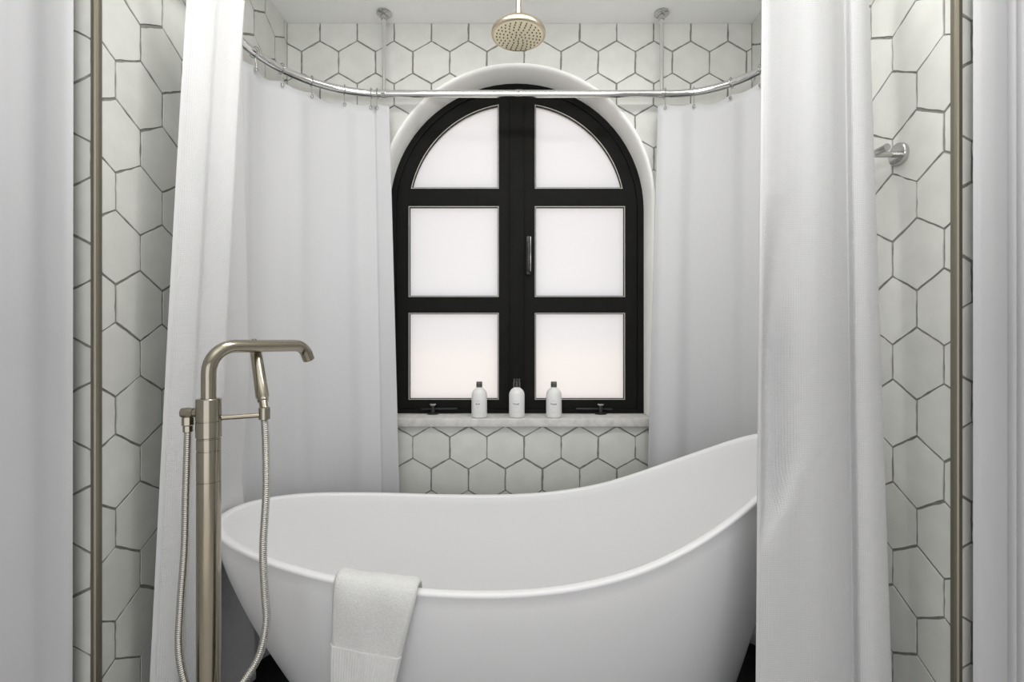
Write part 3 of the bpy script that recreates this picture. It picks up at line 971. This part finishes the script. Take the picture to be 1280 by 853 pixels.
# hose outlet elbow on the other side
tube('outlet_pipe', [(-0.018, 0, H(-0.152)), (-0.040, 0, H(-0.152))], 0.0085, M_NICKEL, tap, n=18)
lathe('outlet_elbow', [(0.001, -0.013), (0.010, -0.012), (0.0112, 0.0), (0.010, 0.012), (0.001, 0.013)], M_NICKEL, tap, loc=(-0.043, 0, H(-0.152)), n=20, axis='X')
lathe('hose_nut', [(0.009, 0.006), (0.0115, 0.004), (0.0115, -0.012), (0.0095, -0.014), (0.0095, -0.026), (0.007, -0.028)], M_NICKEL, tap, loc=(-0.043, 0, H(-0.165)), n=8, angle=20)
# corrugated hose from the outlet, down in a loop and up to the wand
hp = [(-0.043, 0, H(-0.190)), (-0.045, 0.0, H(-0.26)), (-0.047, 0.0, H(-0.324)), (-0.050, 0.0, H(-0.437)), (-0.058, 0.0, H(-0.551)), (-0.058, -0.005, H(-0.641)), (-0.040, -0.012, H(-0.710)), (0.0, -0.036, H(-0.752)),
      (0.045, -0.020, H(-0.745)), (0.078, 0.0, H(-0.703)), (0.104, 0.006, H(-0.655)), (0.115, 0.010, H(-0.592)), (0.112, 0.010, H(-0.534)), (0.107, 0.012, H(-0.441)), (0.105, 0.028, H(-0.327)), (hx + 0.005, hy - 0.004, H(-0.23)), (hx, hy, H(-0.172))]
dense = resample(catmull(hp, 400), 0.0014)
tube('hose', dense, lambda i: 0.0079 if i % 3 else 0.0066, M_HOSE, tap, n=10)
tag(tap, 'brushed nickel floor-standing bath tap with curved spout and hand shower', 'tap')

# ------------------------------------------------------------------ towel over the rim
def towel():
    root = empty('hand_towel', (-0.34, 1.13, 0.5))
    NU, NV = 26, 46
    # straddles the front rim: the outer fall goes straight down, the inner one follows the basin
    def sect(x):
        """section across the rim at x: list of (y, z) from the inside over the rim to the outside"""
        c = max(-1, min(1, (x - TCX) / TA)); e = 2.12
        yf = TCY - TB * (1 - abs(c) ** e) ** (1 / e)
        h = rim_s(x)
        slope = 0
        pts = [(yf + 0.112, h - 0.135), (yf + 0.082, h - 0.08), (yf + 0.056, h - 0.03), (yf + 0.036, h + 0.005), (yf + 0.013, h + 0.0135), (yf - 0.006, h + 0.010), (yf - 0.0155, h - 0.012), (yf - 0.017, h - 0.05)]
        return pts, yf, h
    def surf(u, wv):
        # u across 0..1, wv along 0..1 ; hangs a little askew
        x_top = -0.418 + 0.195 * u
        pts, yf, h = sect(x_top)
        lx = 0.0
        out = [(x_top, y, z) for y, z in pts]
        # outer fall
        out = [(x + (-0.010 - 0.055 * u) * max(0, h - z) / 0.26 * (1 if k > 4 else 0.2), y, z) for k, (x, y, z) in enumerate(out)]
        for dz in (0.10, 0.16, 0.22, 0.28, 0.34):
            sk = (-0.010 - 0.055 * u) * (dz / 0.26)
            out.append((x_top + sk, yf - 0.0175 + 0.022 * (dz / 0.30) ** 1.6 + 0.000, h - dz))
        return out
    cols = []
    for i in range(NU + 1):
        u = i / NU
        c = catmull(surf(u, 0), NV)
        cols.append(c)
    # thick, soft: rounded folded edges and gentle puffiness
    v = []; f = []
    th = 0.0095
    for side in (1, -1):
        for i in range(NU + 1):
            u = i / NU
            edge = min(u, 1 - u) / 0.09
            prof = math.sqrt(max(0.0, 1 - (1 - min(1, edge)) ** 2))
            for j in range(NV + 1):
                p = cols[i][j]
                a = cols[min(i + 1, NU)][j] - cols[max(i - 1, 0)][j]
                b = cols[i][min(j + 1, NV)] - cols[i][max(j - 1, 0)]
                n = b.cross(a).normalized()
                w = th * (0.25 + 0.75 * prof) * (1 + 0.16 * math.sin(6.3 * u + 0.23 * j) + 0.10 * math.sin(11 * u - 0.3 * j))
                if side < 0: w = 0.004 * prof
                q = p + n * w * side
                v.append(q - root.location)
    W = NV + 1; L = (NU + 1) * W
    for i in range(NU):
        for j in range(NV):
            a = i * W + j
            f.append((a, a + 1, a + W + 1, a + W)); f.append((L + a, L + a + W, L + a + W + 1, L + a + 1))
    for i in (0, NU):
        for j in range(NV):
            a = i * W + j; f.append((a, a + 1, L + a + 1, L + a))
    for j in (0, NV):
        for i in range(NU):
            a = i * W + j; f.append((a, a + W, L + a + W, L + a))
    o = mesh_obj('terry_cloth', v, f, M_TOWEL, root, smooth=True, angle=70)
    # ribbed border band across the lower end
    jb0, jb1 = 33, 40
    vb = []; fb = []
    nb = 130
    for side in (0, 1):
        for i in range(nb + 1):
            u = i / nb * NU; k = min(int(u), NU - 1); fr = u - k
            for j in range(jb0, jb1 + 1):
                p = Vector(v[k * W + j]).lerp(Vector(v[(k + 1) * W + j]), fr)
                a = Vector(v[min(k + 1, NU) * W + j]) - Vector(v[max(k - 1, 0) * W + j])
                b = Vector(v[k * W + min(j + 1, NV)]) - Vector(v[k * W + j - 1])
                n = b.cross(a).normalized()
                d = (0.0022 + 0.0006 * math.sin(i / nb * 2 * math.pi * 26)) if side == 0 else -0.001
                vb.append(p + n * d)
    w = jb1 - jb0 + 1; LB = (nb + 1) * w
    for i in range(nb):
        for j in range(w - 1):
            a = i * w + j
            fb.append((a, a + 1, a + w + 1, a + w)); fb.append((LB + a, LB + a + w, LB + a + w + 1, LB + a + 1))
    for i in (0, nb):
        for j in range(w - 1):
            a = i * w + j; fb.append((a, a + 1, LB + a + 1, LB + a))
    for j in (0, w - 1):
        for i in range(nb):
            a = i * w + j; fb.append((a, a + w, LB + a + w, LB + a))
    mesh_obj('border_band', vb, fb, M_TOWELB, root, smooth=True, angle=70)
    tag(root, 'folded white terry hand towel hung over the front rim of the bathtub', 'towel')
towel()

# ------------------------------------------------------------------ bottles on the sill
def bottle(x, y, label, pump, word):
    root = empty('toiletry_bottle', (x, y, SILL))
    r = 0.0318
    lathe('body', [(0.001, 0.0005), (r - 0.005, 0.0005), (r - 0.0015, 0.002), (r, 0.006), (r, 0.092), (r - 0.002, 0.102), (r - 0.007, 0.111), (r - 0.013, 0.117), (0.0135, 0.1205), (0.0125, 0.123), (0.001, 0.123)], M_BOTTLE, root, n=32)
    if pump:
        lathe('cap', [(0.001, 0.1232), (0.0130, 0.1232), (0.0130, 0.141), (0.0105, 0.145), (0.0095, 0.149), (0.0135, 0.151), (0.0140, 0.156), (0.012, 0.158), (0.001, 0.1585)], M_PUMP, root, n=24)
        for s in (-1, 1):  # pale lines modelled in for the glints along the cap's edges
            tube('cap_glint_line', [(s * 0.0131, -0.002, 0.125), (s * 0.0131, -0.002, 0.141), (s * 0.0100, -0.002, 0.148), (s * 0.0135, -0.002, 0.1545)], 0.0011, M_STEEL, root, n=6)
    else:
        lathe('cap', [(0.001, 0.1232), (0.0118, 0.1232), (0.0122, 0.124), (0.0122, 0.1445), (0.0112, 0.1458), (0.001, 0.146)], M_CAP, root, n=24)
        lathe('cap_ring', [(0.0122, 0.1318), (0.0126, 0.132), (0.0126, 0.1335), (0.0122, 0.1337)], M_GASKET, root, n=24)
    # the print, too small to read: a dark word between two faint lines
    def strip(bm, x0, x1, z0, z1):
        rr = r + 0.0002; n = 4
        q = []
        for i in range(n + 1):
            a = (x0 + (x1 - x0) * i / n) / rr
            q.append((bm.verts.new((rr * math.sin(a), -rr * math.cos(a), z0)), bm.verts.new((rr * math.sin(a), -rr * math.cos(a), z1))))
        for i in range(n): bm.faces.new((q[i][0], q[i + 1][0], q[i + 1][1], q[i][1]))
    bm = bmesh.new(); rng = random.Random(word)
    n, wl = word, 0.0036; x0 = -n * wl / 2 - 0.003
    for i in range(n):
        a = x0 + i * wl
        strip(bm, a, a + 0.0009, 0.0545, 0.0605)
        strip(bm, a + 0.0009, a + 0.0028, *rng.choice([(0.0545, 0.0558), (0.0592, 0.0605), (0.0570, 0.0582)]))
        if rng.random() < 0.6: strip(bm, a + 0.0022, a + 0.0030, 0.0545, 0.0605)
    tag(bm_obj('print_word', bm, M_PRINT, root), kind='stuff')
    for a in ((-0.008, 0.003, 0.0700, 0.0712), (-0.007, 0.002, 0.0445, 0.0455), (-0.012, 0.010, 0.0240, 0.0246)):
        bm = bmesh.new(); strip(bm, *a); bm_obj('print_line', bm, M_PRINTG, root)
    tag(root, label, 'bottle', 'toiletry bottles on the window sill')
bottle(-0.1535, 2.009, 'white toiletry bottle with grey cap on the sill, leftmost of three', False, 5)
bottle(0.0000, 2.012, 'white toiletry bottle with glossy black pump top, middle of the sill', True, 7)
bottle(0.1515, 2.009, 'white toiletry bottle with grey cap on the sill, rightmost of three', False, 7)

# ------------------------------------------------------------------ towel bar on the right wall
TBZ = H(0.459)
tbar = empty('towel_bar', (XR, 1.216, TBZ))
for y in (1.216, 1.45):
    lathe('wall_flange', [(0.001, -0.0005), (0.027, -0.0005), (0.028, -0.003), (0.028, -0.010), (0.026, -0.012), (0.012, -0.0125), (0.001, -0.0125)], M_STEEL, tbar, loc=(0, y - 1.216, 0), axis='X', n=32)
    tube('post', [(-0.012, y - 1.216, 0), (-0.066, y - 1.216, 0)], 0.0075, M_STEEL, tbar, n=16)
tube('bar', [(-0.062, -0.038, 0.004), (-0.062, 0.262, 0.004)], 0.0085, M_STEEL, tbar, n=18)
tag(tbar, 'satin steel towel bar on the right tiled wall, half behind the curtain', 'towel bar')
